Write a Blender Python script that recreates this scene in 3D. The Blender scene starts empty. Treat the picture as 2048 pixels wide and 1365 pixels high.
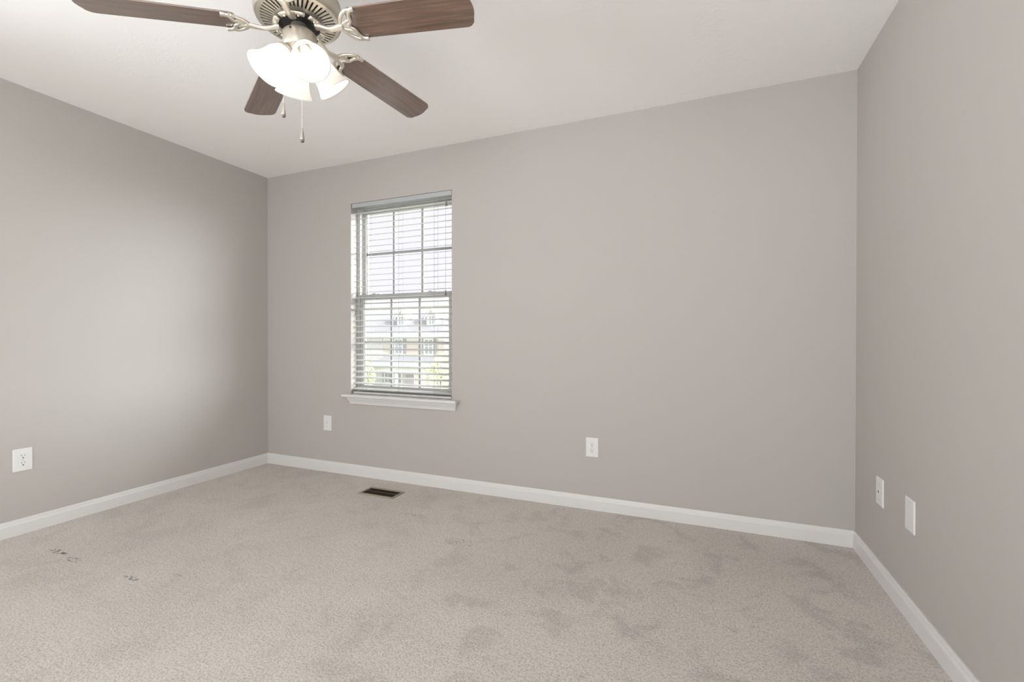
import bpy, bmesh, math, random
from mathutils import Vector, Matrix

random.seed(7)
S = bpy.context.scene
C = bpy.context.collection
PI = math.pi

# ------------------------------------------------------------------ camera
CAM = (3.40466, -2.80688, 1.06592)
YAW, PITCH, ROLL = 0.38706662, -0.00489741, 0.00115053
FPX = 906.115
fw = Vector((-math.sin(YAW) * math.cos(PITCH), math.cos(YAW) * math.cos(PITCH), math.sin(PITCH)))
r0 = Vector((math.cos(YAW), math.sin(YAW), 0))
u0 = r0.cross(fw)
rt = r0 * math.cos(ROLL) + u0 * math.sin(ROLL)
up = -r0 * math.sin(ROLL) + u0 * math.cos(ROLL)
cd = bpy.data.cameras.new('camera')
cd.sensor_width = 36.0
cd.lens = FPX / 2048 * 36.0
cd.clip_start = 0.02
cam = bpy.data.objects.new('camera', cd)
C.objects.link(cam)
cam.matrix_world = Matrix(((rt.x, up.x, -fw.x, CAM[0]), (rt.y, up.y, -fw.y, CAM[1]),
                           (rt.z, up.z, -fw.z, CAM[2]), (0, 0, 0, 1)))
S.camera = cam

# ------------------------------------------------------------------ view, sky, big lights
S.view_settings.view_transform = 'Standard'
S.view_settings.look = 'None'
S.view_settings.gamma = 1.0
S.view_settings.use_curve_mapping = False
S.view_settings.exposure = -0.16
S.cycles.use_denoising = True
S.cycles.max_bounces = 10
S.cycles.diffuse_bounces = 7
S.cycles.transparent_max_bounces = 24
S.cycles.sample_clamp_indirect = 6.0
S.cycles.caustics_reflective = False
S.cycles.caustics_refractive = False

SKY_BASE = 1.24          # hazy white sky seen past the houses
SKY_GLOW = 47.0           # brighter haze towards the sun, to the right of the window
W = bpy.data.worlds.new('sky')
S.world = W
W.use_nodes = True
nt = W.node_tree
bg = nt.nodes['Background']
tc = nt.nodes.new('ShaderNodeTexCoord')
dot = nt.nodes.new('ShaderNodeVectorMath'); dot.operation = 'DOT_PRODUCT'
sd = Vector((0.93, 0.36, 0.04)).normalized()
dot.inputs[1].default_value = sd
nt.links.new(tc.outputs['Generated'], dot.inputs[0])
mr = nt.nodes.new('ShaderNodeMapRange'); mr.interpolation_type = 'SMOOTHSTEP'
mr.inputs['From Min'].default_value = 0.72
mr.inputs['From Max'].default_value = 1.0
mr.inputs['To Min'].default_value = SKY_BASE
mr.inputs['To Max'].default_value = SKY_BASE + SKY_GLOW
nt.links.new(dot.outputs['Value'], mr.inputs['Value'])
# a second bright patch of haze, high above the houses opposite
SKY_HIGH = 8.0
dot2 = nt.nodes.new('ShaderNodeVectorMath'); dot2.operation = 'DOT_PRODUCT'
dot2.inputs[1].default_value = Vector((0.58, 0.56, 0.52)).normalized()
nt.links.new(tc.outputs['Generated'], dot2.inputs[0])
mh = nt.nodes.new('ShaderNodeMapRange'); mh.interpolation_type = 'SMOOTHSTEP'
mh.inputs['From Min'].default_value = 0.80
mh.inputs['To Max'].default_value = SKY_HIGH
nt.links.new(dot2.outputs['Value'], mh.inputs['Value'])
ad = nt.nodes.new('ShaderNodeMath'); ad.operation = 'ADD'
nt.links.new(mr.outputs['Result'], ad.inputs[0]); nt.links.new(mh.outputs['Result'], ad.inputs[1])
nt.links.new(ad.outputs['Value'], bg.inputs['Strength'])
cm = nt.nodes.new('ShaderNodeMix'); cm.data_type = 'RGBA'
cm.inputs['A'].default_value = (0.955, 0.93, 0.985, 1)
cm.inputs['B'].default_value = (0.93, 1.0, 1.0, 1)
mf = nt.nodes.new('ShaderNodeMapRange')
mf.inputs['From Min'].default_value = 0.70; mf.inputs['From Max'].default_value = 0.80
nt.links.new(dot.outputs['Value'], mf.inputs['Value'])
nt.links.new(mf.outputs['Result'], cm.inputs['Factor'])
nt.links.new(cm.outputs['Result'], bg.inputs['Color'])


def light(name, kind, loc, direction, energy, color=(1, 1, 1), **kw):
    l = bpy.data.lights.new(name, kind)
    l.energy = energy
    l.color = color
    for k, v in kw.items():
        setattr(l, k, v)
    o = bpy.data.objects.new(name, l)
    C.objects.link(o)
    o.location = loc
    o.rotation_euler = Vector(direction).to_track_quat('-Z', 'Y').to_euler()
    return o


# hazy sun from the right, high, running parallel to the back and front walls
light('sun', 'SUN', (20, 5, 20), (-0.84, 0.20, -0.45), 4.4, (1.0, 0.97, 0.92), angle=math.radians(1.0))
# unseen fill light added behind the camera, outside a made-up opening
light('front_fill_light', 'AREA', (2.60, -6.30, 1.05), (0.02, 1, 0.62), 136, (0.925, 0.985, 1.045),
      shape='RECTANGLE', size=2.6, size_y=1.9)
# second fill, added out of view at the left to brighten the right wall
light('left_fill_light', 'AREA', (-0.60, -3.60, 1.50), (1, 0.62, 0.36), 42, (0.95, 0.99, 1.03),
      shape='RECTANGLE', size=1.5, size_y=1.4, spread=math.radians(85))

# third fill, added off camera at the right to lift left wall and floor
light('right_fill_light', 'AREA', (4.80, -3.65, 1.15), (-1, 0.72, 0.16), 18, (0.96, 0.99, 1.02),
      shape='RECTANGLE', size=1.1, size_y=1.8, spread=math.radians(95))


# ------------------------------------------------------------------ materials
def mat(name):
    m = bpy.data.materials.new(name)
    m.use_nodes = True
    n = m.node_tree
    return m, n, n.nodes['Principled BSDF'], n.links


def pmat(name, col, rough=0.6, metal=0.0, spec=0.5, bump=0.0, bscale=200.0, vary=0.0, coat=0.0):
    m, n, b, L = mat(name)
    b.inputs['Base Color'].default_value = (*col, 1)
    b.inputs['Roughness'].default_value = rough
    b.inputs['Metallic'].default_value = metal
    b.inputs['Specular IOR Level'].default_value = spec
    b.inputs['Coat Weight'].default_value = coat
    t = n.nodes.new('ShaderNodeTexCoord')
    if bump > 0:
        z = n.nodes.new('ShaderNodeTexNoise'); z.inputs['Scale'].default_value = bscale
        z.inputs['Detail'].default_value = 3
        L.new(t.outputs['Object'], z.inputs['Vector'])
        bp = n.nodes.new('ShaderNodeBump'); bp.inputs['Strength'].default_value = bump
        bp.inputs['Distance'].default_value = 0.002
        L.new(z.outputs['Fac'], bp.inputs['Height'])
        L.new(bp.outputs['Normal'], b.inputs['Normal'])
    if vary > 0:
        z = n.nodes.new('ShaderNodeTexNoise'); z.inputs['Scale'].default_value = 7
        z.inputs['Detail'].default_value = 4
        L.new(t.outputs['Object'], z.inputs['Vector'])
        mx = n.nodes.new('ShaderNodeMix'); mx.data_type = 'RGBA'
        mx.inputs['A'].default_value = (*[c * (1 - vary) for c in col], 1)
        mx.inputs['B'].default_value = (*[min(1, c * (1 + vary)) for c in col], 1)
        L.new(z.outputs['Fac'], mx.inputs['Factor'])
        L.new(mx.outputs['Result'], b.inputs['Base Color'])
    return m


M_WALL = pmat('wall_paint', (0.430, 0.403, 0.376), 0.75, spec=0.25, bump=0.12, bscale=320)
M_TRIM = pmat('white_trim_paint', (0.64, 0.628, 0.612), 0.38, spec=0.4)
M_GRID = pmat('shaded_grid_bar', (0.34, 0.335, 0.34), 0.5, spec=0.3)  # white bars; their backlit shade is put into the base colour
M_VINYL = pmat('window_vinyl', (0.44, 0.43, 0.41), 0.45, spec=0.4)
M_PLATE = pmat('white_plastic', (0.68, 0.67, 0.655), 0.35, spec=0.45)
M_DARK = pmat('dark_slot', (0.03, 0.028, 0.026), 0.7)
M_SLOT = pmat('outlet_slot', (0.16, 0.155, 0.15), 0.7)
M_SCREW = pmat('painted_screw', (0.50, 0.49, 0.47), 0.4)
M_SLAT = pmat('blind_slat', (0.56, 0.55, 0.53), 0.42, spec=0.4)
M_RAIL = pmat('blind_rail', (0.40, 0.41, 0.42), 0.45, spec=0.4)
M_CORD = pmat('blind_cord', (0.33, 0.32, 0.31), 0.8)
M_TASSEL = pmat('tassel_plastic', (0.16, 0.155, 0.17), 0.5)
M_NICKEL = pmat('brushed_nickel', (0.74, 0.69, 0.61), 0.34, metal=0.85)
M_NICKEL_D = pmat('brushed_nickel_body', (0.53, 0.485, 0.415), 0.40, metal=0.85)
M_BLACK = pmat('motor_black', (0.012, 0.011, 0.010), 0.55)
M_BRONZE = pmat('register_bronze', (0.22, 0.165, 0.10), 0.45, metal=0.4, vary=0.25)
M_FLANGE = pmat('register_flange', (0.36, 0.30, 0.235), 0.5, metal=0.3, vary=0.1)
M_CHAIN = pmat('chain_metal', (0.80, 0.78, 0.74), 0.35, metal=0.7)
M_FOB = pmat('fob_metal', (0.42, 0.39, 0.35), 0.4, metal=0.7)
M_FOBCAP = pmat('fob_cap', (0.13, 0.12, 0.11), 0.4)


def ceiling_mat():
    m, n, b, L = mat('stippled_ceiling')
    b.inputs['Base Color'].default_value = (0.90, 0.89, 0.875, 1)
    b.inputs['Roughness'].default_value = 0.9
    b.inputs['Specular IOR Level'].default_value = 0.15
    t = n.nodes.new('ShaderNodeTexCoord')
    a = n.nodes.new('ShaderNodeTexNoise'); a.inputs['Scale'].default_value = 26
    a.inputs['Detail'].default_value = 4; a.inputs['Distortion'].default_value = 1.6
    c = n.nodes.new('ShaderNodeTexNoise'); c.inputs['Scale'].default_value = 4.5
    c.inputs['Detail'].default_value = 2
    L.new(t.outputs['Object'], a.inputs['Vector']); L.new(t.outputs['Object'], c.inputs['Vector'])
    r1 = n.nodes.new('ShaderNodeMapRange'); r1.inputs['From Min'].default_value = .50; r1.inputs['From Max'].default_value = .62
    r2 = n.nodes.new('ShaderNodeMapRange'); r2.inputs['From Min'].default_value = .45; r2.inputs['From Max'].default_value = .62
    L.new(a.outputs['Fac'], r1.inputs['Value']); L.new(c.outputs['Fac'], r2.inputs['Value'])
    mu = n.nodes.new('ShaderNodeMath'); mu.operation = 'MULTIPLY'
    L.new(r1.outputs['Result'], mu.inputs[0]); L.new(r2.outputs['Result'], mu.inputs[1])
    bp = n.nodes.new('ShaderNodeBump'); bp.inputs['Strength'].default_value = 0.11
    bp.inputs['Distance'].default_value = 0.004
    L.new(mu.outputs['Value'], bp.inputs['Height']); L.new(bp.outputs['Normal'], b.inputs['Normal'])
    return m


def carpet_mat():
    m, n, b, L = mat('cut_pile_carpet')
    b.inputs['Roughness'].default_value = 1.0
    b.inputs['Specular IOR Level'].default_value = 0.05
    b.inputs['Sheen Weight'].default_value = 0.15
    b.inputs['Sheen Roughness'].default_value = 0.6
    t = n.nodes.new('ShaderNodeTexCoord')

    def noise(scale, detail=3, dist=0.0, rough=0.5):
        z = n.nodes.new('ShaderNodeTexNoise')
        z.inputs['Scale'].default_value = scale; z.inputs['Detail'].default_value = detail
        z.inputs['Distortion'].default_value = dist; z.inputs['Roughness'].default_value = rough
        L.new(t.outputs['Object'], z.inputs['Vector'])
        return z.outputs['Fac']

    def ramp(v, a, c, lo=0.0, hi=1.0):
        r = n.nodes.new('ShaderNodeMapRange'); r.interpolation_type = 'SMOOTHSTEP'
        r.inputs['From Min'].default_value = a; r.inputs['From Max'].default_value = c
        r.inputs['To Min'].default_value = lo; r.inputs['To Max'].default_value = hi
        L.new(v, r.inputs['Value'])
        return r.outputs['Result']

    def op(o, a, c):
        x = n.nodes.new('ShaderNodeMath'); x.operation = o
        for i, v in enumerate((a, c)):
            if isinstance(v, (int, float)):
                x.inputs[i].default_value = v
            else:
                L.new(v, x.inputs[i])
        return x.outputs['Value']

    fine = noise(330, 4, 0.1, 0.7)         # single tufts
    tuft = noise(125, 4, 0.1, 0.65)           # clumps of tufts
    clump = noise(38, 4, 0.3)
    brush = noise(5.0, 6, 0.5, 0.66)         # brushed pile, foot marks
    broad = noise(1.3, 3, 0.4)
    marks = ramp(brush, 0.50, 0.62)
    sep0 = n.nodes.new('ShaderNodeSeparateXYZ'); L.new(t.outputs['Object'], sep0.inputs['Vector'])
    marks = op('MULTIPLY', marks, ramp(sep0.outputs['X'], 1.9, 3.0, 0.45, 1.0))   # more trodden on the right
    # colour: pits between tufts and trodden marks are darker
    v = op('ADD', op('MULTIPLY', ramp(fine, 0.30, 0.64, -0.6, 0.4), 0.36), 1.0)
    v = op('MULTIPLY', v, op('ADD', op('MULTIPLY', ramp(tuft, 0.33, 0.58, -0.68, 0.32), 0.34), 1.0))
    v = op('MULTIPLY', v, op('ADD', op('MULTIPLY', ramp(clump, 0.3, 0.7, -0.5, 0.5), 0.06), 1.0))
    v = op('MULTIPLY', v, op('SUBTRACT', 1.0, op('MULTIPLY', marks, 0.15)))
    v = op('MULTIPLY', v, ramp(broad, 0.3, 0.7, 0.95, 1.05))
    # small dark vacuum dents and stains near the left wall
    sep = n.nodes.new('ShaderNodeSeparateXYZ'); L.new(t.outputs['Object'], sep.inputs['Vector'])
    fleck = noise(62, 3, 0.3, 0.6)
    stain = None
    for (sx, sy, lx, ly, amt) in ((0.455, -1.572, 0.085, 0.020, .75), (0.635, -1.588, 0.062, 0.020, .75), (1.09, -1.586, 0.07, 0.016, .6),
                                  (1.25, -1.49, 0.05, 0.012, .3), (2.26, -0.72, 0.10, 0.05, .25), (1.83, -0.50, 0.11, 0.03, .2)):
        dx = op('DIVIDE', op('SUBTRACT', sep.outputs['X'], sx), lx)
        dy = op('DIVIDE', op('SUBTRACT', sep.outputs['Y'], sy), ly)
        d = op('ADD', op('MULTIPLY', dx, dx), op('MULTIPLY', dy, dy))
        k = op('MULTIPLY', ramp(d, 0.35, 1.0, amt, 0.0), ramp(fleck, 0.49, 0.56))
        stain = k if stain is None else op('MAXIMUM', stain, k)
    v = op('MULTIPLY', v, op('SUBTRACT', 1.0, stain))
    comb = n.nodes.new('ShaderNodeVectorMath'); comb.operation = 'SCALE'
    comb.inputs[0].default_value = (0.650, 0.596, 0.543)
    L.new(v, comb.inputs['Scale'])
    L.new(comb.outputs['Vector'], b.inputs['Base Color'])
    h = op('ADD', op('MULTIPLY', fine, 0.5), op('MULTIPLY', tuft, 0.9))
    h = op('ADD', h, op('MULTIPLY', clump, 0.6))
    bp = n.nodes.new('ShaderNodeBump'); bp.inputs['Strength'].default_value = 0.75
    bp.inputs['Distance'].default_value = 0.012
    L.new(h, bp.inputs['Height']); L.new(bp.outputs['Normal'], b.inputs['Normal'])
    return m


def wood_mat():
    m, n, b, L = mat('walnut_blade')
    b.inputs['Roughness'].default_value = 0.30
    b.inputs['Specular IOR Level'].default_value = 0.55
    b.inputs['Coat Weight'].default_value = 1.0
    b.inputs['Coat IOR'].default_value = 2.2
    b.inputs['Coat Roughness'].default_value = 0.13
    t = n.nodes.new('ShaderNodeTexCoord')
    mp = n.nodes.new('ShaderNodeMapping'); mp.inputs['Scale'].default_value = (2.2, 42, 10)
    L.new(t.outputs['Object'], mp.inputs['Vector'])
    z = n.nodes.new('ShaderNodeTexNoise'); z.inputs['Scale'].default_value = 2.0
    z.inputs['Detail'].default_value = 6; z.inputs['Roughness'].default_value = 0.62; z.inputs['Distortion'].default_value = 0.5
    L.new(mp.outputs['Vector'], z.inputs['Vector'])
    cr = n.nodes.new('ShaderNodeValToRGB')
    e = cr.color_ramp.elements
    e[0].position = 0.30; e[0].color = (0.060, 0.031, 0.019, 1)
    e[1].position = 0.72; e[1].color = (0.205, 0.106, 0.063, 1)
    k = e.new(0.5); k.color = (0.120, 0.063, 0.039, 1)
    L.new(z.outputs['Fac'], cr.inputs['Fac']); L.new(cr.outputs['Color'], b.inputs['Base Color'])
    return m


def glass_mat():
    m = bpy.data.materials.new('window_glass'); m.use_nodes = True
    n = m.node_tree; L = n.links; n.nodes.clear()
    o = n.nodes.new('ShaderNodeOutputMaterial'); mx = n.nodes.new('ShaderNodeMixShader')
    tr = n.nodes.new('ShaderNodeBsdfTransparent'); tr.inputs['Color'].default_value = (0.97, 0.98, 0.98, 1)
    gl = n.nodes.new('ShaderNodeBsdfGlossy'); gl.inputs['Roughness'].default_value = 0.02
    lw = n.nodes.new('ShaderNodeLayerWeight'); lw.inputs['Blend'].default_value = 0.5
    pw = n.nodes.new('ShaderNodeMath'); pw.operation = 'POWER'; pw.inputs[1].default_value = 5.0
    L.new(lw.outputs['Facing'], pw.inputs[0])
    fr = n.nodes.new('ShaderNodeMapRange'); fr.inputs['To Min'].default_value = 0.03; fr.inputs['To Max'].default_value = 0.8
    L.new(pw.outputs['Value'], fr.inputs['Value'])
    L.new(fr.outputs['Result'], mx.inputs['Fac']); L.new(tr.outputs['BSDF'], mx.inputs[1]); L.new(gl.outputs['BSDF'], mx.inputs[2])
    L.new(mx.outputs['Shader'], o.inputs['Surface'])
    return m


def shade_mat():
    m = bpy.data.materials.new('frosted_lamp_glass'); m.use_nodes = True
    n = m.node_tree; L = n.links; n.nodes.clear()
    o = n.nodes.new('ShaderNodeOutputMaterial')
    tr = n.nodes.new('ShaderNodeBsdfTranslucent'); tr.inputs['Color'].default_value = (0.95, 0.93, 0.90, 1)
    df = n.nodes.new('ShaderNodeBsdfDiffuse'); df.inputs['Color'].default_value = (0.93, 0.92, 0.90, 1)
    gl = n.nodes.new('ShaderNodeBsdfGlossy'); gl.inputs['Roughness'].default_value = 0.25
    m1 = n.nodes.new('ShaderNodeMixShader'); m1.inputs['Fac'].default_value = 0.5
    m2 = n.nodes.new('ShaderNodeMixShader'); m2.inputs['Fac'].default_value = 0.05
    L.new(tr.outputs['BSDF'], m1.inputs[1]); L.new(df.outputs['BSDF'], m1.inputs[2])
    L.new(m1.outputs['Shader'], m2.inputs[1]); L.new(gl.outputs['BSDF'], m2.inputs[2])
    L.new(m2.outputs['Shader'], o.inputs['Surface'])
    return m


def emit_mat(name, col, strength):
    m, n, b, L = mat(name)
    b.inputs['Base Color'].default_value = (*col, 1)
    b.inputs['Emission Color'].default_value = (*col, 1)
    b.inputs['Emission Strength'].default_value = strength
    return m


def siding_mat(name, col, pitch=0.16):
    m, n, b, L = mat(name)
    b.inputs['Roughness'].default_value = 0.7
    t = n.nodes.new('ShaderNodeTexCoord')
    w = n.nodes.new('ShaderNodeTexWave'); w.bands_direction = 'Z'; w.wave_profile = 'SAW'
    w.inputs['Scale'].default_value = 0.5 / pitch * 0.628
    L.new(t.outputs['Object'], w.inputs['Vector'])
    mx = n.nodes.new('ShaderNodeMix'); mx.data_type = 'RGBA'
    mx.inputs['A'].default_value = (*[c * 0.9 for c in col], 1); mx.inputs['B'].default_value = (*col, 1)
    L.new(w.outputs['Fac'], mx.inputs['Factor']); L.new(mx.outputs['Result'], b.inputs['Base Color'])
    return m


M_CEIL = ceiling_mat()
M_CARPET = carpet_mat()
M_WOOD = wood_mat()
M_GLASS = glass_mat()
M_SHADE = shade_mat()
M_BULB = emit_mat('lit_bulb', (1.0, 0.92, 0.80), 100.0)
M_SOCKET = pmat('socket_white', (0.75, 0.74, 0.72), 0.5)


# ------------------------------------------------------------------ mesh helpers
class MB:
    def __init__(self):
        self.bm = bmesh.new()

    def faces(self, vs, fs, smooth=False):
        b = [self.bm.verts.new(v) for v in vs]
        for f in fs:
            try:
                k = self.bm.faces.new([b[i] for i in f]); k.smooth = smooth
            except ValueError:
                pass
        return b

    def box(self, x0, x1, y0, y1, z0, z1, M=None):
        vs = [Vector((x, y, z)) for x in (x0, x1) for y in (y0, y1) for z in (z0, z1)]
        if M is not None:
            vs = [M @ v for v in vs]
        self.faces(vs, [(0, 1, 3, 2), (4, 6, 7, 5), (0, 4, 5, 1), (2, 3, 7, 6), (0, 2, 6, 4), (1, 5, 7, 3)])
        return self

    def lathe(self, prof, n=32, M=None, cap0=False, cap1=False, smooth=True):
        vs = []
        for (r, h) in prof:
            for i in range(n):
                a = 2 * PI * i / n
                v = Vector((r * math.cos(a), r * math.sin(a), h))
                vs.append(M @ v if M is not None else v)
        fs = []
        for j in range(len(prof) - 1):
            for i in range(n):
                k = (i + 1) % n
                fs.append((j * n + i, j * n + k, (j + 1) * n + k, (j + 1) * n + i))
        if cap0:
            fs.append(tuple(range(n))[::-1])
        if cap1:
            fs.append(tuple((len(prof) - 1) * n + i for i in range(n)))
        self.faces(vs, fs, smooth)
        return self

    def tube(self, pts, rad, n=8, smooth=True, flat=None, M=None):
        """sweep a circle (or an ellipse: flat = (normal, ratio)) along pts"""
        pts = [Vector(p) for p in pts]
        rads = rad if isinstance(rad, (list, tuple)) else [rad] * len(pts)
        vs = []
        ref = Vector((0, 0, 1)) if flat is None else Vector(flat[0]).normalized()
        for i, p in enumerate(pts):
            t = (pts[min(i + 1, len(pts) - 1)] - pts[max(i - 1, 0)]).normalized()
            rr = ref
            if abs(t.dot(rr)) > 0.97:
                rr = Vector((1, 0, 0)) if abs(t.x) < 0.9 else Vector((0, 1, 0))
            s = t.cross(rr).normalized(); q = s.cross(t).normalized()
            k = 1.0 if flat is None else flat[1]
            for j in range(n):
                a = 2 * PI * j / n
                v = p + s * (rads[i] * math.cos(a)) + q * (rads[i] * k * math.sin(a))
                vs.append(M @ v if M is not None else v)
        fs = []
        for i in range(len(pts) - 1):
            for j in range(n):
                k = (j + 1) % n
                fs.append((i * n + j, i * n + k, (i + 1) * n + k, (i + 1) * n + j))
        fs.append(tuple(range(n))[::-1]); fs.append(tuple((len(pts) - 1) * n + j for j in range(n)))
        self.faces(vs, fs, smooth)
        return self

    def prism(self, poly, z0, z1, M=None):
        n = len(poly)
        vs = [Vector((x, y, z0)) for x, y in poly] + [Vector((x, y, z1)) for x, y in poly]
        if M is not None:
            vs = [M @ v for v in vs]
        fs = [tuple(range(n))[::-1], tuple(range(n, 2 * n))]
        fs += [(i, (i + 1) % n, n + (i + 1) % n, n + i) for i in range(n)]
        self.faces(vs, fs)
        return self

    def ball(self, p, r, seg=8, ring=6):
        prof = []
        n = seg
        vs, fs = [], []
        for j in range(1, ring):
            th = PI * j / ring
            for i in range(n):
                a = 2 * PI * i / n
                vs.append(Vector(p) + Vector((math.sin(th) * math.cos(a), math.sin(th) * math.sin(a), math.cos(th))) * r)
        top = len(vs); vs.append(Vector(p) + Vector((0, 0, r))); vs.append(Vector(p) - Vector((0, 0, r)))
        for j in range(ring - 2):
            for i in range(n):
                k = (i + 1) % n
                fs.append((j * n + i, (j + 1) * n + i, (j + 1) * n + k, j * n + k))
        for i in range(n):
            k = (i + 1) % n
            fs.append((top, i, k)); fs.append((top + 1, (ring - 2) * n + k, (ring - 2) * n + i))
        self.faces(vs, fs, True)
        return self

    def build(self, name, material, parent=None, bevel=0.0, seg=2, origin=None):
        bmesh.ops.recalc_face_normals(self.bm, faces=self.bm.faces)
        if origin is not None:
            bmesh.ops.translate(self.bm, verts=self.bm.verts, vec=-Vector(origin))
        me = bpy.data.meshes.new(name)
        self.bm.to_mesh(me); self.bm.free()
        me.materials.append(material)
        o = bpy.data.objects.new(name, me)
        C.objects.link(o)
        if origin is not None:
            o.location = origin
        if parent is not None:
            o.parent = parent
            if origin is not None:
                pass
        if bevel > 0:
            m = o.modifiers.new('bevel', 'BEVEL'); m.width = bevel; m.segments = seg
            m.limit_method = 'ANGLE'; m.angle_limit = math.radians(35)
            for p in me.polygons:
                p.use_smooth = True
            w = o.modifiers.new('weighted', 'WEIGHTED_NORMAL'); w.keep_sharp = True
        return o


def empty(name, loc, rot=None):
    o = bpy.data.objects.new(name, None)
    o.empty_display_size = 0.05
    C.objects.link(o)
    o.location = loc
    if rot is not None:
        o.rotation_euler = rot
    return o


def tag(o, label, cat, group=None):
    o['label'] = label; o['category'] = cat
    if group:
        o['group'] = group
    return o


def struct(o, label=None, cat=None):
    o['kind'] = 'structure'
    if label:
        o['label'] = label
    if cat:
        o['category'] = cat
    return o


# ------------------------------------------------------------------ room shell
RW, RH, YF = 4.159, 2.44, -5.70      # width, height, front wall behind the camera
WX0, WX1, WZ0, WZ1 = 0.900, 1.800, 0.615, 2.120
TH = 0.14
b = MB(); b.box(-0.4, RW + 0.4, YF - 0.4, 0.4, -0.12, 0.0)
struct(b.build('floor', M_CARPET), 'beige grey cut-pile carpet covering the whole floor', 'carpet')
b = MB(); b.box(-0.4, RW + 0.4, YF - 0.4, 0.4, RH, RH + 0.12)
struct(b.build('ceiling', M_CEIL), 'off-white lightly textured ceiling above the room', 'ceiling')


def wall_with_hole(name, x0, x1, y0, y1, hx0, hx1, hz0, hz1):
    """one wall slab with a rectangular opening, as a closed ring of quads"""
    b = MB()
    o = [(x0, 0), (x1, 0), (x1, RH), (x0, RH)]
    i = [(hx0, hz0), (hx1, hz0), (hx1, hz1), (hx0, hz1)]
    vs = []
    for y in (y0, y1):
        vs += [(x, y, z) for x, z in o] + [(x, y, z) for x, z in i]
    fs = []
    for k in range(4):
        n = (k + 1) % 4
        fs.append((k, n, 4 + n, 4 + k)); fs.append((8 + k, 12 + k, 12 + n, 8 + n))
        fs.append((k, 8 + k, 8 + n, n)); fs.append((4 + k, 4 + n, 12 + n, 12 + k))
    b.faces([Vector(v) for v in vs], fs)
    return struct(b.build(name, M_WALL))


o = wall_with_hole('wall_back', 0, RW, 0, TH, WX0, WX1, WZ0, WZ1)
struct(o, 'warm grey painted wall holding the window', 'wall')
def side_wall(name, xa, xb, hy0, hy1, hz0, hz1):
    b = MB()
    y0, y1 = YF - TH, TH
    o_ = [(y0, 0), (y1, 0), (y1, RH), (y0, RH)]; i_ = [(hy0, hz0), (hy1, hz0), (hy1, hz1), (hy0, hz1)]
    vs = []
    for x in (xa, xb):
        vs += [Vector((x, y, z)) for y, z in o_] + [Vector((x, y, z)) for y, z in i_]
    fs = []
    for k in range(4):
        n = (k + 1) % 4
        fs += [(k, n, 4 + n, 4 + k), (8 + k, 12 + k, 12 + n, 8 + n), (k, 8 + k, 8 + n, n), (4 + k, 4 + n, 12 + n, 12 + k)]
    b.faces(vs, fs)
    return b.build(name, M_WALL)


struct(side_wall('wall_left', -TH, 0, -4.45, -2.75, 0.25, 2.15), 'warm grey painted wall at the left of the room', 'wall')  # unseen opening, added to let the left fill in
struct(side_wall('wall_right', RW, RW + TH, -4.30, -3.00, 0.10, 2.10), 'warm grey painted wall at the right of the room', 'wall')  # unseen opening, added for the right fill
o = wall_with_hole('wall_front', 0, RW, YF - TH, YF, 0.95, 4.05, 0.20, 2.30)  # opening made up for the front fill, never in view
struct(o, 'warm grey painted wall opposite the window', 'wall')


# baseboards: flat board with a stepped, sloped cap
def baseboard(name, p0, p1, nrm, label):
    """p0 -> p1 along the wall foot, nrm points into the room"""
    p0, p1, nrm = Vector(p0), Vector(p1), Vector(nrm)
    prof = [(0, 0), (0.0135, 0), (0.0135, 0.058), (0.0115, 0.064), (0.0095, 0.066), (0.0075, 0.078), (0.005, 0.0845), (0, 0.0845)]
    vs = [p + nrm * a + Vector((0, 0, h)) for p in (p0, p1) for a, h in prof]
    n = len(prof)
    fs = [tuple(range(n)), tuple(range(n, 2 * n))[::-1]] + [(i, (i + 1) % n, n + (i + 1) % n, n + i) for i in range(n)]
    b = MB(); b.faces(vs, fs)
    return struct(b.build(name, M_TRIM), label, 'baseboard')


baseboard('baseboard_left', (0, YF, 0), (0, -0.0, 0), (1, 0, 0), 'white baseboard along the foot of the left wall')
baseboard('baseboard_back', (0.0, 0, 0), (RW, 0, 0), (0, -1, 0), 'white baseboard along the foot of the window wall')
baseboard('baseboard_right', (RW, YF, 0), (RW, 0, 0), (-1, 0, 0), 'white baseboard along the foot of the right wall')

# ------------------------------------------------------------------ window
win = empty('window_1', ((WX0 + WX1) / 2, 0.10, WZ0))
struct(win, 'white double-hung window with grid bars in the far wall', 'window')
WL = Vector(win.location)


def wpart(b, name, material, bevel=0.0, parent=None):
    bmesh.ops.translate(b.bm, verts=b.bm.verts, vec=-WL)
    return b.build(name, material, parent or win, bevel)


b = MB()
fy0, fy1 = 0.072, 0.139
b.box(WX0, WX0 + 0.028, fy0, fy1, WZ0, WZ1).box(WX1 - 0.028, WX1, fy0, fy1, WZ0, WZ1)
b.box(WX0 + 0.028, WX1 - 0.028, fy0, fy1, WZ1 - 0.034, WZ1).box(WX0 + 0.028, WX1 - 0.028, fy0, fy1, WZ0, WZ0 + 0.035)
b.box(WX0 + 0.028, WX0 + 0.036, 0.098, 0.106, WZ0 + 0.035, WZ1 - 0.034)
b.box(WX1 - 0.036, WX1 - 0.028, 0.098, 0.106, WZ0 + 0.035, WZ1 - 0.034)
wpart(b, 'window_frame', M_VINYL)


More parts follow.
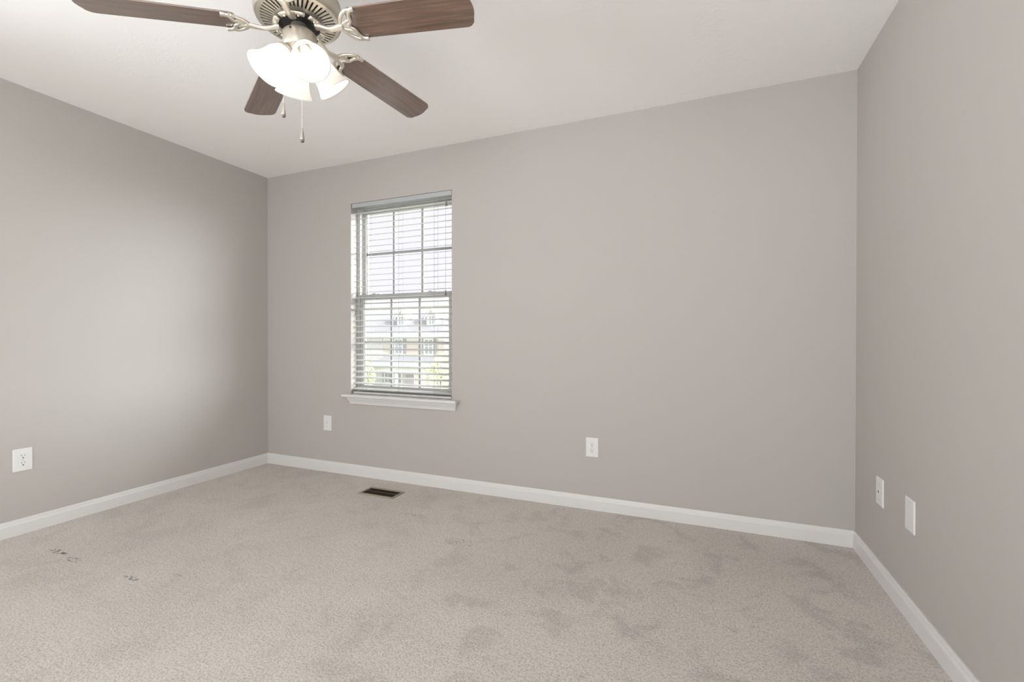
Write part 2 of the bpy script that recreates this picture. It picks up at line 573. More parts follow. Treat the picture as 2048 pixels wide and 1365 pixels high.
def sash(name, y0, y1, x0, x1, z0, z1, sw, rb, rtop):
    b = MB()
    b.box(x0, x0 + sw, y0, y1, z0, z1).box(x1 - sw, x1, y0, y1, z0, z1)
    b.box(x0 + sw, x1 - sw, y0, y1, z0, z0 + rb).box(x0 + sw, x1 - sw, y0, y1, z1 - rtop, z1)
    # a stepped glazing bead
    e = 0.007
    b.box(x0 + sw, x0 + sw + e, y0 + 0.008, y1 - 0.006, z0 + rb, z1 - rtop).box(x1 - sw - e, x1 - sw, y0 + 0.008, y1 - 0.006, z0 + rb, z1 - rtop)
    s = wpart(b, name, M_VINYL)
    ym = (y0 + y1) / 2
    gx0, gx1, gz0, gz1 = x0 + sw, x1 - sw, z0 + rb, z1 - rtop
    b = MB(); b.box(gx0 - 0.004, gx1 + 0.004, ym - 0.002, ym + 0.002, gz0 - 0.004, gz1 + 0.004)
    wpart(b, 'pane', M_GLASS, parent=s)
    b = MB()
    for k in (1, 2):
        cx = gx0 + (gx1 - gx0) * k / 3
        b.box(cx - 0.009, cx + 0.009, ym - 0.007, ym - 0.0025, gz0, gz1)
    cz = (gz0 + gz1) / 2
    for k in range(3):
        b.box(gx0 + (gx1 - gx0) * k / 3 + (0.009 if k else 0), gx0 + (gx1 - gx0) * (k + 1) / 3 - (0.009 if k < 2 else 0), ym - 0.007, ym - 0.0025, cz - 0.0095, cz + 0.0095)
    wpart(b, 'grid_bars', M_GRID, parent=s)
    return s


sash('upper_sash', 0.107, 0.137, WX0 + 0.030, WX1 - 0.030, 1.372, WZ1 - 0.036, 0.028, 0.045, 0.030)
lo = sash('lower_sash', 0.074, 0.104, WX0 + 0.030, WX1 - 0.030, WZ0 + 0.037, 1.412, 0.034, 0.045, 0.040)
for lx in (1.075, 1.590):
    b = MB(); b.box(lx - 0.040, lx + 0.040, 0.080, 0.098, 1.4125, 1.4165); b.box(lx - 0.036, lx - 0.004, 0.082, 0.094, 1.4165, 1.4225)
    wpart(b, 'tilt_latch', M_SCREW)

# stool and apron
b = MB(); b.box(0.856, 1.862, -0.060, 0.0, 0.615, 0.634); b.box(WX0 + .001, WX1 - .001, -0.001, 0.0715, 0.6152, 0.634)
o = b.build('trim_1', M_TRIM, None, 0.004)
struct(o, 'white window sill board projecting below the blind', 'window sill')
prof = [(0.0, 0.615), (-0.034, 0.615), (-0.034, 0.604), (-0.030, 0.596), (-0.020, 0.580), (-0.016, 0.570), (-0.013, 0.5585), (0.0, 0.5585)]
xl = [0.886, 0.886, 0.886, 0.889, 0.896, 0.899, 0.902, 0.902]
xr = [1.852, 1.852, 1.852, 1.849, 1.841, 1.838, 1.835, 1.835]
n = len(prof)
vs = [Vector((xl[i], prof[i][0], prof[i][1])) for i in range(n)] + [Vector((xr[i], prof[i][0], prof[i][1])) for i in range(n)]
b = MB(); b.faces(vs, [tuple(range(n)), tuple(range(n, 2 * n))[::-1]] + [(i, (i + 1) % n, n + (i + 1) % n, n + i) for i in range(n)])
struct(b.build('trim_2', M_TRIM), 'white moulded apron under the window sill board', 'trim')

# ------------------------------------------------------------------ venetian blind
bl = tag(empty('venetian_blind', (1.35, 0.03, WZ1)), 'white two-inch venetian blind with open slats hanging inside the window recess', 'blind')
BL = Vector(bl.location)


def bpart(b, name, material, bevel=0.0, parent=None):
    bmesh.ops.translate(b.bm, verts=b.bm.verts, vec=-BL)
    return b.build(name, material, parent or bl, bevel)


b = MB()
b.box(0.908, 1.792, 0.012, 0.060, 2.088, 2.117)
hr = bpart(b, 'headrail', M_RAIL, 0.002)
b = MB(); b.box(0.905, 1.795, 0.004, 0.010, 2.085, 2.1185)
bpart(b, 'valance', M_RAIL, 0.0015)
SX0, SX1, SY = 0.912, 1.788, 0.038
HW = 0.0245


def slat(b, zc, tilt):
    """one shallow-crowned slat, front edge lowered by tilt"""
    k = 5
    ct, st = math.cos(tilt), math.sin(tilt)
    pr = []
    for i in range(k):
        s = -1 + 2 * i / (k - 1)
        pr.append((s * HW, 0.0022 * (1 - s * s)))
    top = [(p, h + 0.0012) for p, h in pr]; bot = [(p, h - 0.0012) for p, h in reversed(pr)]
    ring = top + bot
    vs = []
    for x in (SX0, SX1):
        for p, h in ring:
            vs.append(Vector((x, SY + p * ct - h * st, zc + p * st + h * ct)))
    n = len(ring)
    b.faces(vs, [tuple(range(n)), tuple(range(n, 2 * n))[::-1]] + [(i, (i + 1) % n, n + (i + 1) % n, n + i) for i in range(n)])


PITCHZ = 0.0443
zs = [2.048 - PITCHZ * i for i in range(32)]
b = MB()
TILT = math.radians(11.5)
for i, z in enumerate(zs):
    slat(b, z, TILT if i != 17 else math.radians(-13.0))
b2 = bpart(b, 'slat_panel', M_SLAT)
b = MB(); b.box(SX0, SX1, SY - 0.024, SY + 0.024, 0.636, 0.651)
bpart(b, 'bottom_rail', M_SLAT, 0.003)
LAD = (1.043, 1.342, 1.648)
for lx in LAD:
    b = MB()
    for yy, dx in ((SY - 0.0262, 0.0), (SY + 0.0262, 0.0)):
        b.tube([(lx + dx, yy, 2.088), (lx + dx, yy, 0.648)], 0.0009, 5)
    for z in zs:
        b.tube([(lx, SY - 0.0255, z - 0.0075), (lx, SY + 0.0255, z + 0.0028)], 0.0006, 4)
    bpart(b, 'ladder_cord', M_CORD)


def tassel(b, p, h=0.036):
    prof = [(0.0012, 0), (0.004, -0.004), (0.0046, -0.012), (0.0068, -0.026), (0.0085, -h + 0.003), (0.0075, -h), (0.001, -h)]
    b.lathe(prof, 14, Matrix.Translation(p))


for (cx, zt, nm) in ((1.757, 2.046, 'lift_cord'), (1.752, 1.412, 'lift_cord'), (0.966, 1.432, 'tilt_cord'), (0.951, 1.284, 'tilt_cord')):
    b = MB(); b.tube([(cx, 0.0020, 2.0855), (cx, -0.0015, 2.072), (cx, -0.0015, zt - 0.002)], 0.0008, 6)
    cdo = bpart(b, nm, M_CORD)
    b = MB(); tassel(b, (cx, -0.0015 - 0.001, zt))
    bpart(b, 'tassel', M_TASSEL, parent=cdo)


# ------------------------------------------------------------------ wall plates
def plate_frame(c, axis):
    """local x across the plate, y up, z out of the wall"""
    if axis == 'back':
        X, Z = Vector((1, 0, 0)), Vector((0, -1, 0))
    elif axis == 'left':
        X, Z = Vector((0, 1, 0)), Vector((1, 0, 0))
    else:
        X, Z = Vector((0, -1, 0)), Vector((-1, 0, 0))
    Y = Vector((0, 0, 1))
    m = Matrix((X, Y, Z)).transposed().to_4x4()
    m.translation = Vector(c)
    return m


def wall_plate(name, c, axis, label, cat, kind, w=0.079, h=0.121):
    root = empty(name, c)
    root.matrix_world = plate_frame(c, axis)
    tag(root, label, cat)
    b = MB()
    # cover with a sloped rim
    e, t = 0.006, 0.0065
    o_ = [(-w / 2, -h / 2), (w / 2, -h / 2), (w / 2, h / 2), (-w / 2, h / 2)]
    i_ = [(-w / 2 + e, -h / 2 + e), (w / 2 - e, -h / 2 + e), (w / 2 - e, h / 2 - e), (-w / 2 + e, h / 2 - e)]
    vs = [Vector((x, y, 0)) for x, y in o_] + [Vector((x, y, 0.0035)) for x, y in o_] + [Vector((x, y, t)) for x, y in i_]
    fs = [(3, 2, 1, 0), (8, 9, 10, 11)]
    for k in range(4):
        q = (k + 1) % 4
        fs += [(k, q, 4 + q, 4 + k), (4 + k, 4 + q, 8 + q, 8 + k)]
    b.faces(vs, fs)
    b.build('cover_plate', M_PLATE, root, 0.0012)
    T = t

    def screw(y):
        s = MB(); s.lathe([(0.0032, T - 0.0005), (0.0030, T + 0.0010), (0.0016, T + 0.0014)], 14, Matrix.Translation((0, y, 0)), False, True)
        s.build('screw', M_SCREW, root)

    if kind == 'duplex':
        for sy in (0.0195, -0.0195):
            poly = []
            for k in range(28):
                a = 2 * PI * k / 28
                poly.append((0.0172 * math.cos(a), max(-0.0138, min(0.0138, 0.0172 * math.sin(a)))))
            s = MB(); s.prism([(x, y + sy) for x, y in poly], T - 0.0008, T + 0.0018)
            f = s.build('receptacle', M_PLATE, root, 0.0005)
            s = MB(); s.box(-0.0078, -0.0052, sy + 0.0005, sy + 0.0090, T + 0.0012, T + 0.0021)
            s.box(0.0052, 0.0078, sy + 0.0015, sy + 0.0085, T + 0.0012, T + 0.0021)
            s.lathe([(0.0034, T + 0.0012), (0.0034, T + 0.0022)], 14, Matrix.Translation((0, sy - 0.0075, 0)), True, True)
            s.build('slots', M_SLOT, f)
        screw(0.0)
    elif kind == 'jack':
        s = MB(); s.box(-0.0085, 0.0085, -0.006, 0.010, T - 0.0005, T + 0.0012)
        f = s.build('jack', M_PLATE, root, 0.0004)
        s = MB(); s.box(-0.0060, 0.0060, -0.0040, 0.0015, T + 0.0007, T + 0.0016); s.box(-0.0060, -0.0030, 0.0015, 0.0055, T + 0.0007, T + 0.0016)
        s.build('socket_opening', M_DARK, f)
        screw(-0.033)
        screw(0.033)
    elif kind == 'coax':
        s = MB(); s.lathe([(0.0062, T - 0.0005), (0.0058, T + 0.0015), (0.0036, T + 0.0017), (0.0036, T + 0.007), (0.0012, T + 0.0071), (0.0010, T + 0.003)], 16, Matrix.Translation((0, 0.006, 0)), False, True)
        s.build('cable_connector', M_SCREW, root)
        screw(-0.030)
    else:
        screw(0.048 - 0.0)
        screw(-0.048)
    return root


wall_plate('electrical_outlet', (2.8025, 0, 0.3885), 'back', 'white duplex outlet low on the window wall, right of the window', 'outlet', 'duplex')
wall_plate('cable_jack_plate', (0.6645, 0, 0.388), 'back', 'small white cable plate under the left of the window, near the corner', 'wall plate', 'coax')
wall_plate('electrical_outlet', (0, -1.529, 0.403), 'left', 'white duplex outlet low on the left wall', 'outlet', 'duplex', 0.080, 0.123)
wall_plate('phone_jack_plate', (RW, -0.342, 0.392), 'right', 'white phone jack plate with dark square opening on the right wall', 'wall plate', 'jack', 0.080, 0.123)
wall_plate('blank_wall_plate', (RW, -0.648, 0.3985), 'right', 'plain blank white wall plate nearest the camera on the right wall', 'wall plate', 'blank', 0.080, 0.126)

# ------------------------------------------------------------------ floor register
fr = tag(empty('floor_register', (1.397, -0.258, 0.0)), 'brown metal floor vent set in the carpet below the window', 'floor vent')
x0, x1, y0, y1 = -0.146, 0.142, -0.069, 0.072
b = MB()
fl = 0.017
b.box(x0, x1, y0, y0 + fl, 0.0, 0.006).box(x0, x1, y1 - fl, y1, 0.0, 0.006)
b.box(x0, x0 + fl, y0 + fl, y1 - fl, 0.0, 0.006).box(x1 - fl, x1, y0 + fl, y1 - fl, 0.0, 0.006)
b.build('flange', M_FLANGE, fr, 0.002)
b = MB()
N = 17
for k in range(N):
    cx = x0 + fl + (x1 - x0 - 2 * fl) * (k + 0.5) / N
    Mx = Matrix.Translation((cx, 0, 0.0032)) @ Matrix.Rotation(math.radians(-28), 4, 'Y')
    b.box(-0.0040, 0.0040, y0 + fl, y1 - fl, -0.0005, 0.0005, Mx)
b.box(x0 + fl, x1 - fl, -0.001, 0.001, 0.0035, 0.0055)
b.build('louvre', M_BRONZE, fr)
b = MB(); b.box(x0 + fl, x1 - fl, y0 + fl, y1 - fl, 0.0002, 0.0008)
b.build('damper', M_BLACK, fr)

# ------------------------------------------------------------------ ceiling fan
FC = Vector((2.0443, -1.5494, 2.1945))
TX, TY, DROOP = 0.0564, 0.0047, -0.0584
fan = tag(empty('ceiling_fan', (FC.x, FC.y, RH)), 'brushed nickel ceiling fan with five dark walnut blades and four lit glass shades', 'ceiling fan')
FO = Vector(fan.location)
AX = Vector((-TX, -TY, 1)).normalized()
E1 = Vector((1, 0, TX)).normalized()
E2 = AX.cross(E1)
FM = Matrix((E1, E2, AX)).transposed().to_4x4()
FM.translation = FC - FO            # fan frame, relative to the fan's empty


def mesh_at(b, name, material, M, parent=fan, bevel=0.0):
    o = b.build(name, material, parent, bevel)
    o.matrix_parent_inverse = Matrix.Identity(4)
    o.matrix_local = M
    return o


# canopy and down tube (upright) then motor housing
b = MB(); b.lathe([(0.0, 0.0), (0.072, 0.0), (0.072, -0.012), (0.066, -0.030), (0.050, -0.046), (0.030, -0.052), (0.0, -0.052)], 40)
b.build('canopy', M_NICKEL_D, fan)
b = MB(); b.lathe([(0.016, 0.13), (0.016, 0.225)], 20, None, True, True)
mesh_at(b, 'down_rod', M_NICKEL_D, FM)
b = MB()
b.lathe([(0.141, 0.043), (0.146, 0.047), (0.1495, 0.056), (0.1505, 0.070), (0.1490, 0.088), (0.1475, 0.092), (0.1495, 0.096), (0.148, 0.112),
         (0.138, 0.128), (0.112, 0.145), (0.080, 0.156), (0.040, 0.160), (0.0, 0.160)], 72)
b.lathe([(0.141, 0.043), (0.1385, 0.046), (0.138, 0.060), (0.0, 0.075)], 72)
mesh_at(b, 'motor_housing', M_NICKEL_D, FM)

# slotted bottom plate: two rings joined by bars, with true gaps
b = MB()


def cone_h(r):
    return 0.030 + (r - 0.062) * (0.012 / 0.078)


def ring(b, ra, rb_, n=100, t=0.003):
    vs = []
    for r, dz in ((ra, 0), (rb_, 0), (rb_, t), (ra, t)):
        for i in range(n):
            a = 2 * PI * i / n
            vs.append(Vector((r * math.cos(a), r * math.sin(a), cone_h(r) + dz)))
    fs = []
    for q in range(4):
        w_ = (q + 1) % 4
        for i in range(n):
            k = (i + 1) % n
            fs.append((q * n + i, q * n + k, w_ * n + k, w_ * n + i))
    b.faces(vs, fs)


ring(b, 0.072, 0.087); ring(b, 0.128, 0.1405)
NS = 48
for i in range(NS):
    a = 2 * PI * (i + 0.5) / NS
    for (ra, rb_) in ((0.0868, 0.1282),):
        wa, wb = ra * PI / NS * 1.02, rb_ * PI / NS * 1.18
        vs = []
        for dz in (0, 0.003):
            for r, s in ((ra, -wa / 1.0), (rb_, -wb / 1.0), (rb_, wb / 1.0), (ra, wa / 1.0)):
                s *= 0.50
                vs.append(Vector((r * math.cos(a) - s * math.sin(a), r * math.sin(a) + s * math.cos(a), cone_h(r) + dz)))
        b.faces(vs, [(3, 2, 1, 0), (4, 5, 6, 7), (0, 1, 5, 4), (1, 2, 6, 5), (2, 3, 7, 6), (3, 0, 4, 7)])
mesh_at(b, 'vent_plate', M_NICKEL, FM)

# flywheel (black) between plate and switch housing
b = MB(); b.lathe([(0.0, 0.034), (0.0725, 0.034), (0.0725, 0.028), (0.066, 0.024), (0.0, 0.024)], 48)
mesh_at(b, 'flywheel', M_BLACK, FM)
b = MB()
b.lathe([(0.030, 0.026), (0.030, -0.006), (0.056, -0.008), (0.0585, -0.011), (0.0585, -0.064), (0.0565, -0.068), (0.052, -0.070), (0.046, -0.080), (0.036, -0.096),
         (0.030, -0.112), (0.024, -0.122), (0.012, -0.128), (0.010, -0.136), (0.005, -0.140), (0.0, -0.140)], 56)
sh = mesh_at(b, 'switch_housing', M_NICKEL_D, FM)
for a in (-75, 45, 165):
    b = MB(); ar = math.radians(a)
    b.lathe([(0.0036, 0.0585), (0.0036, 0.0605), (0.002, 0.0612)], 12, Matrix.Rotation(ar, 4, 'Z') @ Matrix.Translation((0, 0, -0.018)) @ Matrix.Rotation(PI / 2, 4, 'Y'), False, True)
    mesh_at(b, 'screw', M_BLACK, Matrix.Identity(4), sh)

# blades and their brackets
BR0, BR1 = 0.200, 0.660
W0, W1 = 0.0611, 0.0685
PB = -0.2101      # blade pitch


def blade_poly():
    def half(r):
        return W0 + (W1 - W0) * (r - 0.2) / (0.66 - 0.2)
    pts = []
    cr = 0.030
    hw = half(BR1 - cr)
    pts += [(BR0, -half(BR0) + 0.020), (BR0 + 0.006, -half(BR0) + 0.006), (BR0 + 0.020, -half(BR0))]
    ri = BR1 - cr - 0.008
    for k in range(9):
        a = -PI / 2 + PI / 2 * k / 8
        pts.append((ri + cr * math.cos(a), -hw + cr + cr * math.sin(a)))
    for k in range(1, 8):          # slightly bowed end
        s = -1 + 2 * k / 8
        pts.append((ri + cr + 0.008 * (1 - s * s), s * (hw - cr)))
    for k in range(9):
        a = PI / 2 * k / 8
        pts.append((ri + cr * math.cos(a), hw - cr + cr * math.sin(a)))
    pts += [(BR0 + 0.020, half(BR0)), (BR0 + 0.006, half(BR0) - 0.006), (BR0, half(BR0) - 0.020)]
    return pts


def smooth_pts(pts, sub=5):
    """Catmull-Rom through the points"""
    P_ = [Vector(p) for p in pts]
    out = []
    for i in range(len(P_) - 1):
        a, b_, c, d = P_[max(i - 1, 0)], P_[i], P_[i + 1], P_[min(i + 2, len(P_) - 1)]
        for k in range(sub):
            t = k / sub
            out.append(0.5 * ((2 * b_) + (c - a) * t + (2 * a - 5 * b_ + 4 * c - d) * t * t + (3 * b_ - a - 3 * c + d) * t ** 3))
    out.append(P_[-1])
    return out


blade_mesh = None
AZ = []
offs = (0.05636, 0.00179, -0.00693, -0.05123, 0.0)
for k in range(5):
    a = 0.154418 + k * 2 * PI / 5 + offs[k]
    AZ.append(a)
    er = Vector((math.cos(a), math.sin(a), 0)); et = Vector((-math.sin(a), math.cos(a), 0)); ez = Vector((0, 0, 1))
    tl = er.x * TX + er.y * TY
    bx = (er + ez * (DROOP + tl)).normalized()
    by = (et * math.cos(PB) + ez * math.sin(PB)).normalized()
    bz = bx.cross(by).normalized(); by = bz.cross(bx)
    BM = Matrix((bx, by, bz)).transposed().to_4x4()
    BM.translation = (FC - FO) + ez * (-DROOP * 0.2) + et * 0.006
    b = MB(); b.prism(blade_poly(), 0.0, 0.0065)
    mesh_at(b, 'blade', M_WOOD, BM, fan, 0.0012)
    # bracket in the blade's frame: arm, crescent with open cells, three prongs
    b = MB()
    zb = -0.005
    hub = BM.inverted() @ (FM @ Vector((0.068 * math.cos(a), 0.068 * math.sin(a), 0.012)))
    hub2 = BM.inverted() @ (FM @ Vector((0.090 * math.cos(a), 0.090 * math.sin(a), 0.004)))
    arm = smooth_pts([hub, hub2, (0.118, 0, zb - 0.006), (0.145, 0, zb - 0.004), (0.172, 0, zb)], 5)
    nA = len(arm)
    rA = [0.0155 - 0.0045 * math.sin(PI * min(1, i / (nA - 1))) for i in range(nA)]
    b.tube(arm, rA, 12, True, ((0, 0, 1), 0.62))
    back = smooth_pts([(0.215, -0.060, zb), (0.196, -0.050, zb), (0.178, -0.032, zb), (0.168, -0.012, zb), (0.166, 0, zb), (0.168, 0.012, zb), (0.178, 0.032, zb), (0.196, 0.050, zb), (0.215, 0.060, zb)], 5)
    b.tube(back, 0.0074, 10, True, ((0, 0, 1), 0.75))
    front = smooth_pts([(0.243, -0.061, zb), (0.226, -0.057, zb), (0.214, -0.040, zb), (0.210, -0.020, zb), (0.197, -0.006, zb), (0.194, 0, zb), (0.197, 0.006, zb), (0.210, 0.020, zb), (0.214, 0.040, zb), (0.226, 0.057, zb), (0.243, 0.061, zb)], 5)
    nF = len(front)
    rF = [0.0064 + 0.003 * abs(2 * i / (nF - 1) - 1) ** 3 for i in range(nF)]
    b.tube(front, rF, 10, True, ((0, 0, 1), 0.75))
    for s in (-1, 1):
        b.tube(smooth_pts([(0.170, s * 0.010, zb), (0.186, s * 0.016, zb), (0.207, s * 0.022, zb)], 4), 0.0062, 8, True, ((0, 0, 1), 0.75))
        b.tube([(0.215, s * 0.060, zb), (0.228, s * 0.059, zb)], 0.0066, 8, True, ((0, 0, 1), 0.75))
    br = mesh_at(b, 'blade_bracket', M_NICKEL, BM)
    # mounting foot with two screws on the flywheel
    b = MB()
    ft = FM @ Matrix.Rotation(a, 4, 'Z')
    for s in (-0.30, 0.30):
        b.ball((0.079 * math.cos(s), 0.079 * math.sin(s), 0.0095), 0.0042, 8, 6)
    arc = [(0.079 * math.cos(-0.56 + 1.12 * q / 10), 0.079 * math.sin(-0.56 + 1.12 * q / 10), 0.017) for q in range(11)]
    b.tube(arc, 0.0105, 10, True, ((0, 0, 1), 0.42))
    mesh_at(b, 'bracket_foot', M_NICKEL, BM.inverted() @ ft, br)

# light kit: four arms, cups, glass shades, bulbs
SAZ = -0.515
RIM_R, RIM_H = 0.1206, -0.176
NK_R, NK_H = 0.050, -0.084
for k in range(4):
    a = SAZ + k * PI / 2
    pr = Vector((math.cos(a), math.sin(a), 0))
    nk = pr * NK_R + Vector((0, 0, NK_H)); rim = pr * RIM_R + Vector((0, 0, RIM_H))
    ax = (rim - nk); LN = ax.length; ax.normalize()
    q = ax.to_track_quat('Z', 'Y').to_matrix().to_4x4(); q.translation = nk
    SM = FM @ q                                         # shade frame: z from neck to rim
    b = MB()
    b.lathe([(0.011, -0.022), (0.013, -0.012), (0.024, -0.008), (0.031, 0.000), (0.0325, 0.010), (0.0315, 0.012), (0.029, 0.004), (0.0, -0.004)], 32)
    cup = mesh_at(b, 'lamp_holder', M_NICKEL, SM)
    b = MB(); b.lathe([(0.0, -0.003), (0.016, -0.003), (0.016, 0.024), (0.012, 0.027), (0.0, 0.027)], 20)
    mesh_at(b, 'socket', M_SOCKET, Matrix.Identity(4), cup)
    outer = [(0.0285, 0.001), (0.0300, 0.010), (0.0355, 0.020), (0.0415, 0.032), (0.0450, 0.046), (0.0470, 0.060), (0.0492, 0.074), (0.0530, 0.088), (0.0580, 0.100), (0.0640, 0.110), (0.0672, LN)]
    prof = outer + [(r - 0.003, h - 0.0003) for r, h in reversed(outer)]
    b = MB(); b.lathe(prof, 48)
    mesh_at(b, 'lamp_shade', M_SHADE, SM)
    b = MB()
    b.lathe([(0.0, 0.028), (0.011, 0.028), (0.0125, 0.034), (0.0185, 0.047), (0.0215, 0.058), (0.0205, 0.069), (0.0150, 0.079), (0.007, 0.084), (0.0, 0.085)], 24)
    mesh_at(b, 'bulb', M_BULB, SM)

# pull chains hang plumb
for (cx, cy, zt, zf) in ((1.9832, -1.5672, 2.135, 1.937), (2.0630, -1.5560, 2.080, 1.836)):
    b = MB(); n = int((zt - zf) / 0.0042)
    for i in range(n + 1):
        b.ball((cx - FO.x, cy - FO.y, zt - (zt - zf) * i / n - FO.z), 0.00165, 6, 5)
    ch = b.build('pull_chain', M_CHAIN, fan)
    b = MB()
    T_ = Matrix.Translation((cx - FO.x, cy - FO.y, zf - FO.z))
    b.lathe([(0.0008, 0.002), (0.0030, 0.0), (0.0042, -0.010), (0.0064, -0.024), (0.0078, -0.036), (0.0076, -0.042)], 18, T_, True, True)
    fb = b.build('pull_fob', M_FOB, ch)
    b = MB()
    b.lathe([(0.0076, -0.042), (0.0072, -0.046), (0.0050, -0.050), (0.0, -0.051)], 18, T_, True, False)
    b.build('fob_tip', M_FOBCAP, fb)

# ------------------------------------------------------------------ outside: street, town house, trees
GZ = -3.3
M_GRASS = pmat('lawn', (0.46, 0.48, 0.36), 0.95, vary=0.15)
M_ROOF = pmat('grey_shingles', (0.46, 0.46, 0.485), 0.9, vary=0.05)
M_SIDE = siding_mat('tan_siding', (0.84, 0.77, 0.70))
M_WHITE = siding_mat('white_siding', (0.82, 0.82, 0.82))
M_HTRIM = pmat('house_trim', (0.90, 0.90, 0.90), 0.6)
M_SHUT = pmat('shutter_paint', (0.48, 0.47, 0.49), 0.6)
M_HGLASS = pmat('house_window_glass', (0.50, 0.54, 0.58), 0.15)
M_PORCH = pmat('porch_roof', (0.50, 0.52, 0.56), 0.8, vary=0.06)
M_LEAF = pmat('spring_leaves', (0.60, 0.63, 0.40), 0.8, vary=0.2)
M_BARK = pmat('bark', (0.16, 0.12, 0.09), 0.9)

b = MB(); b.box(-90, 60, 3.0, 90, GZ - 0.3, GZ)
g = b.build('lawn', M_GRASS); struct(g, 'sunlit lawn outside below the window', 'ground')

HY = 30.0
house = tag(empty('town_house', (-18.5, HY, GZ)), 'pale town house with dormers and grey roof seen through the blind', 'house')
HL = Vector(house.location)


def hpart(b, name, material, parent=None, bevel=0.0):
    bmesh.ops.translate(b.bm, verts=b.bm.verts, vec=-HL)
    return b.build(name, material, parent or house, bevel)


HX0, HX1 = -22.3, -10.5
b = MB(); b.box(HX0, HX1, HY, HY + 9, GZ, 1.2)
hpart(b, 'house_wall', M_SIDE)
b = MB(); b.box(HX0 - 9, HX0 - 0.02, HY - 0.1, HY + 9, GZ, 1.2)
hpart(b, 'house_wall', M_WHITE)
RX0 = HX0 - 9.4
SL = 0.85                                     # roof slope, rise per metre
EZ, EY = 1.42, HY - 0.45


def roof_z(y):
    return EZ + (y - EY) * SL


b = MB()
ry = EY + 4.3
vs = [Vector((RX0, EY, EZ)), Vector((HX1 + .4, EY, EZ)), Vector((HX1 + .4, ry, roof_z(ry))), Vector((RX0, ry, roof_z(ry))),
      Vector((RX0, 2 * ry - EY, EZ)), Vector((HX1 + .4, 2 * ry - EY, EZ))]
vs += [v - Vector((0, 0, 0.2)) for v in vs]
b.faces(vs, [(0, 1, 2, 3), (3, 2, 5, 4), (6, 9, 8, 7), (9, 10, 11, 8), (0, 6, 7, 1), (4, 5, 11, 10), (0, 3, 9, 6), (3, 4, 10, 9), (1, 7, 8, 2), (2, 8, 11, 5)])
hpart(b, 'roof', M_ROOF)
b = MB(); b.box(RX0, HX1 + .4, EY - 0.14, EY + 0.02, EZ - 0.22, EZ + 0.02)
hpart(b, 'gutter', M_HTRIM)
b = MB(); b.box(HX0, HX1, HY - 0.03, HY, 0.98, 1.2)
hpart(b, 'frieze_board', M_HTRIM)


def house_window(x0, x1, z0, z1, y, mull_v=1, mull_h=1, shutters=True, parent=None):
    b = MB(); t = 0.10
    b.box(x0 - t, x0, y - 0.06, y, z0 - t, z1 + t).box(x1, x1 + t, y - 0.06, y, z0 - t, z1 + t)
    b.box(x0, x1, y - 0.06, y, z1, z1 + t).box(x0, x1, y - 0.06, y, z0 - t, z0)
    for k in range(mull_v):
        c = x0 + (x1 - x0) * (k + 1) / (mull_v + 1); b.box(c - 0.03, c + 0.03, y - 0.05, y, z0, z1)
    for k in range(mull_h):
        c = z0 + (z1 - z0) * (k + 1) / (mull_h + 1); b.box(x0, x1, y - 0.048, y, c - 0.035, c + 0.035)
    w = hpart(b, 'window', M_HTRIM, parent)
    b = MB(); b.box(x0, x1, y - 0.015, y - 0.005, z0, z1)
    hpart(b, 'pane', M_HGLASS, w)
    if shutters:
        for s0, s1 in ((x0 - t - 0.36, x0 - t - 0.02), (x1 + t + 0.02, x1 + t + 0.36)):
            b = MB(); b.box(s0, s1, y - 0.05, y, z0 - 0.02, z1 + 0.05)
            for k in range(14):
                zz = z0 + 0.05 + (z1 - z0 - 0.1) * k / 13
                b.box(s0 + 0.04, s1 - 0.04, y - 0.06, y - 0.05, zz - 0.02, zz + 0.02)
            hpart(b, 'shutter', M_SHUT)


house_window(-20.97, -20.27, -0.20, 1.02, HY)
house_window(-17.95, -17.2, -0.20, 1.02, HY)
house_window(-14.9, -14.15, -0.20, 1.02, HY)
for (x0, x1) in ((-22.05, -21.45), (-21.1, -20.35), (-17.4, -16.5)):
    house_window(x0, x1, -2.75, -1.95, HY, 1, 1, False)
b = MB(); b.box(-19.85, -19.0, HY - 0.06, HY, GZ, -1.85)
hpart(b, 'front_door', M_SHUT)

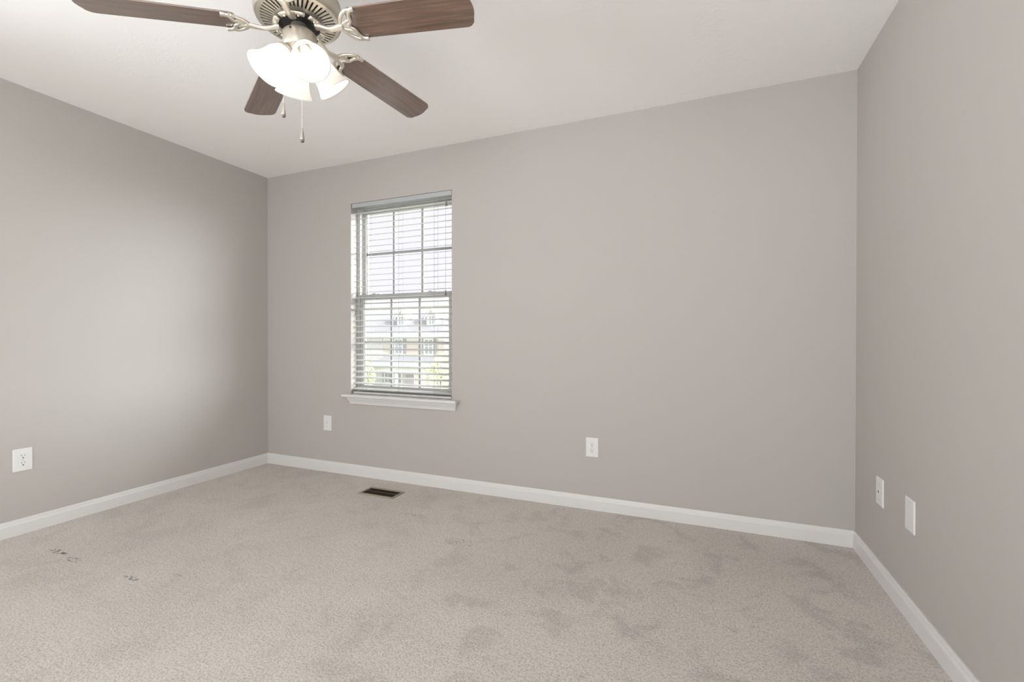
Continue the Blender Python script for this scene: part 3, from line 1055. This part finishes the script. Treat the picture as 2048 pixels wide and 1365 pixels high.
# dormers: little gabled boxes sitting on the roof slope
for (cx, hw) in ((-20.72, 0.46), (-17.60, 0.52), (-14.45, 0.52)):
    yf = EY + 0.95
    zb, ze, za = roof_z(yf) - 0.05, 3.05, 3.66
    b = MB()
    yb = yf + 2.6
    vs = [Vector((cx - hw, yf, zb)), Vector((cx + hw, yf, zb)), Vector((cx + hw, yf, ze)), Vector((cx, yf, za)), Vector((cx - hw, yf, ze))]
    vs += [Vector((v.x, yb, v.z)) for v in vs]
    b.faces(vs, [(0, 1, 2, 3, 4), (9, 8, 7, 6, 5), (0, 5, 6, 1), (1, 6, 7, 2), (2, 7, 8, 3), (3, 8, 9, 4), (4, 9, 5, 0)])
    d = hpart(b, 'dormer', M_WHITE)
    b = MB()
    for s in (-1, 1):
        p = [Vector((cx, yf - 0.14, za + 0.09)), Vector((cx + s * (hw + 0.16), yf - 0.14, ze - 0.12))]
        p += [v + Vector((0, 2.7, 0)) for v in p]
        q = [v - Vector((0, 0, 0.10)) for v in p]
        b.faces(p + q, [(0, 1, 3, 2), (4, 6, 7, 5), (0, 4, 5, 1), (2, 3, 7, 6), (0, 2, 6, 4), (1, 5, 7, 3)])
    hpart(b, 'dormer_roof', M_ROOF, d)
    b = MB()
    for s in (-1, 1):
        p0 = Vector((cx, yf - 0.15, za + 0.02)); p1 = Vector((cx + s * (hw + 0.16), yf - 0.15, ze - 0.19))
        dn = Vector((0, 0, -0.13)); bk = Vector((0, 0.05, 0))
        b.faces([p0, p1, p1 + dn, p0 + dn, p0 + bk, p1 + bk, p1 + dn + bk, p0 + dn + bk], [(0, 1, 2, 3), (7, 6, 5, 4), (0, 4, 5, 1), (1, 5, 6, 2), (2, 6, 7, 3), (3, 7, 4, 0)])
    hpart(b, 'rake_board', M_HTRIM, d)
    house_window(cx - 0.26, cx + 0.26, 2.32, 3.0, yf, 1, 1, False, d)

# porch with a low shed roof, beam and posts
b = MB()
px0, px1, py = -22.4, -16.6, HY - 1.9
vs = [Vector((px0 + .3, HY, -0.48)), Vector((px1 - .3, HY, -0.48)), Vector((px1 + .3, py, -1.22)), Vector((px0 - .2, py, -1.22))]
vs += [v - Vector((0, 0, 0.12)) for v in vs]
b.faces(vs, [(0, 3, 2, 1), (4, 5, 6, 7), (0, 1, 5, 4), (1, 2, 6, 5), (2, 3, 7, 6), (3, 0, 4, 7)])
hpart(b, 'porch_roof', M_PORCH)
b = MB(); b.box(px0, px1, py + 0.1, py + 0.3, -1.72, -1.34)
hpart(b, 'porch_beam', M_HTRIM)
for x in (-22.2, -19.6, -16.9):
    b = MB(); b.box(x - 0.1, x + 0.1, py + 0.1, py + 0.3, GZ, -1.72)
    hpart(b, 'porch_post', M_HTRIM)
b = MB(); b.box(px0, px1, py, HY, GZ, GZ + 0.25)
hpart(b, 'porch_floor', M_HTRIM)

def tree(x, y, h, w, label, seed):
    rnd = random.Random(seed)
    t = tag(empty('tree', (x, y, GZ)), label, 'tree', 'young trees outside the window')
    b = MB(); b.tube([(0, 0, 0), (0.03, 0, h * 0.4), (0, 0.02, h * 0.8)], [0.09, 0.07, 0.03], 8)
    b.build('trunk', M_BARK, t)
    b = MB()
    for i in range(1400):
        th = rnd.uniform(0, 2 * PI); zz = rnd.uniform(-1, 1); rr = rnd.random() ** 0.4
        s = math.sqrt(max(0, 1 - zz * zz)) * (1 - 0.25 * zz)
        p = Vector((rr * s * w * math.cos(th), rr * s * w * math.sin(th), h * 0.60 + rr * zz * h * 0.42))
        p += Vector((rnd.gauss(0, .05), rnd.gauss(0, .05), rnd.gauss(0, .05)))
        u = Vector((rnd.gauss(0, 1), rnd.gauss(0, 1), rnd.gauss(0, 1))).normalized()
        v = u.orthogonal().normalized(); L_ = rnd.uniform(0.06, 0.13)
        b.faces([p - u * L_, p + v * L_ * .5, p + u * L_, p - v * L_ * .5], [(0, 1, 2, 3)])
    b.build('foliage', M_LEAF, t)


tree(-21.6, 27.2, 2.4, 0.55, 'young yellow-green tree at the left end of the porch', 3)
tree(-14.35, 26.6, 3.0, 1.15, 'wide yellow-green tree in front of the house, right side', 5)
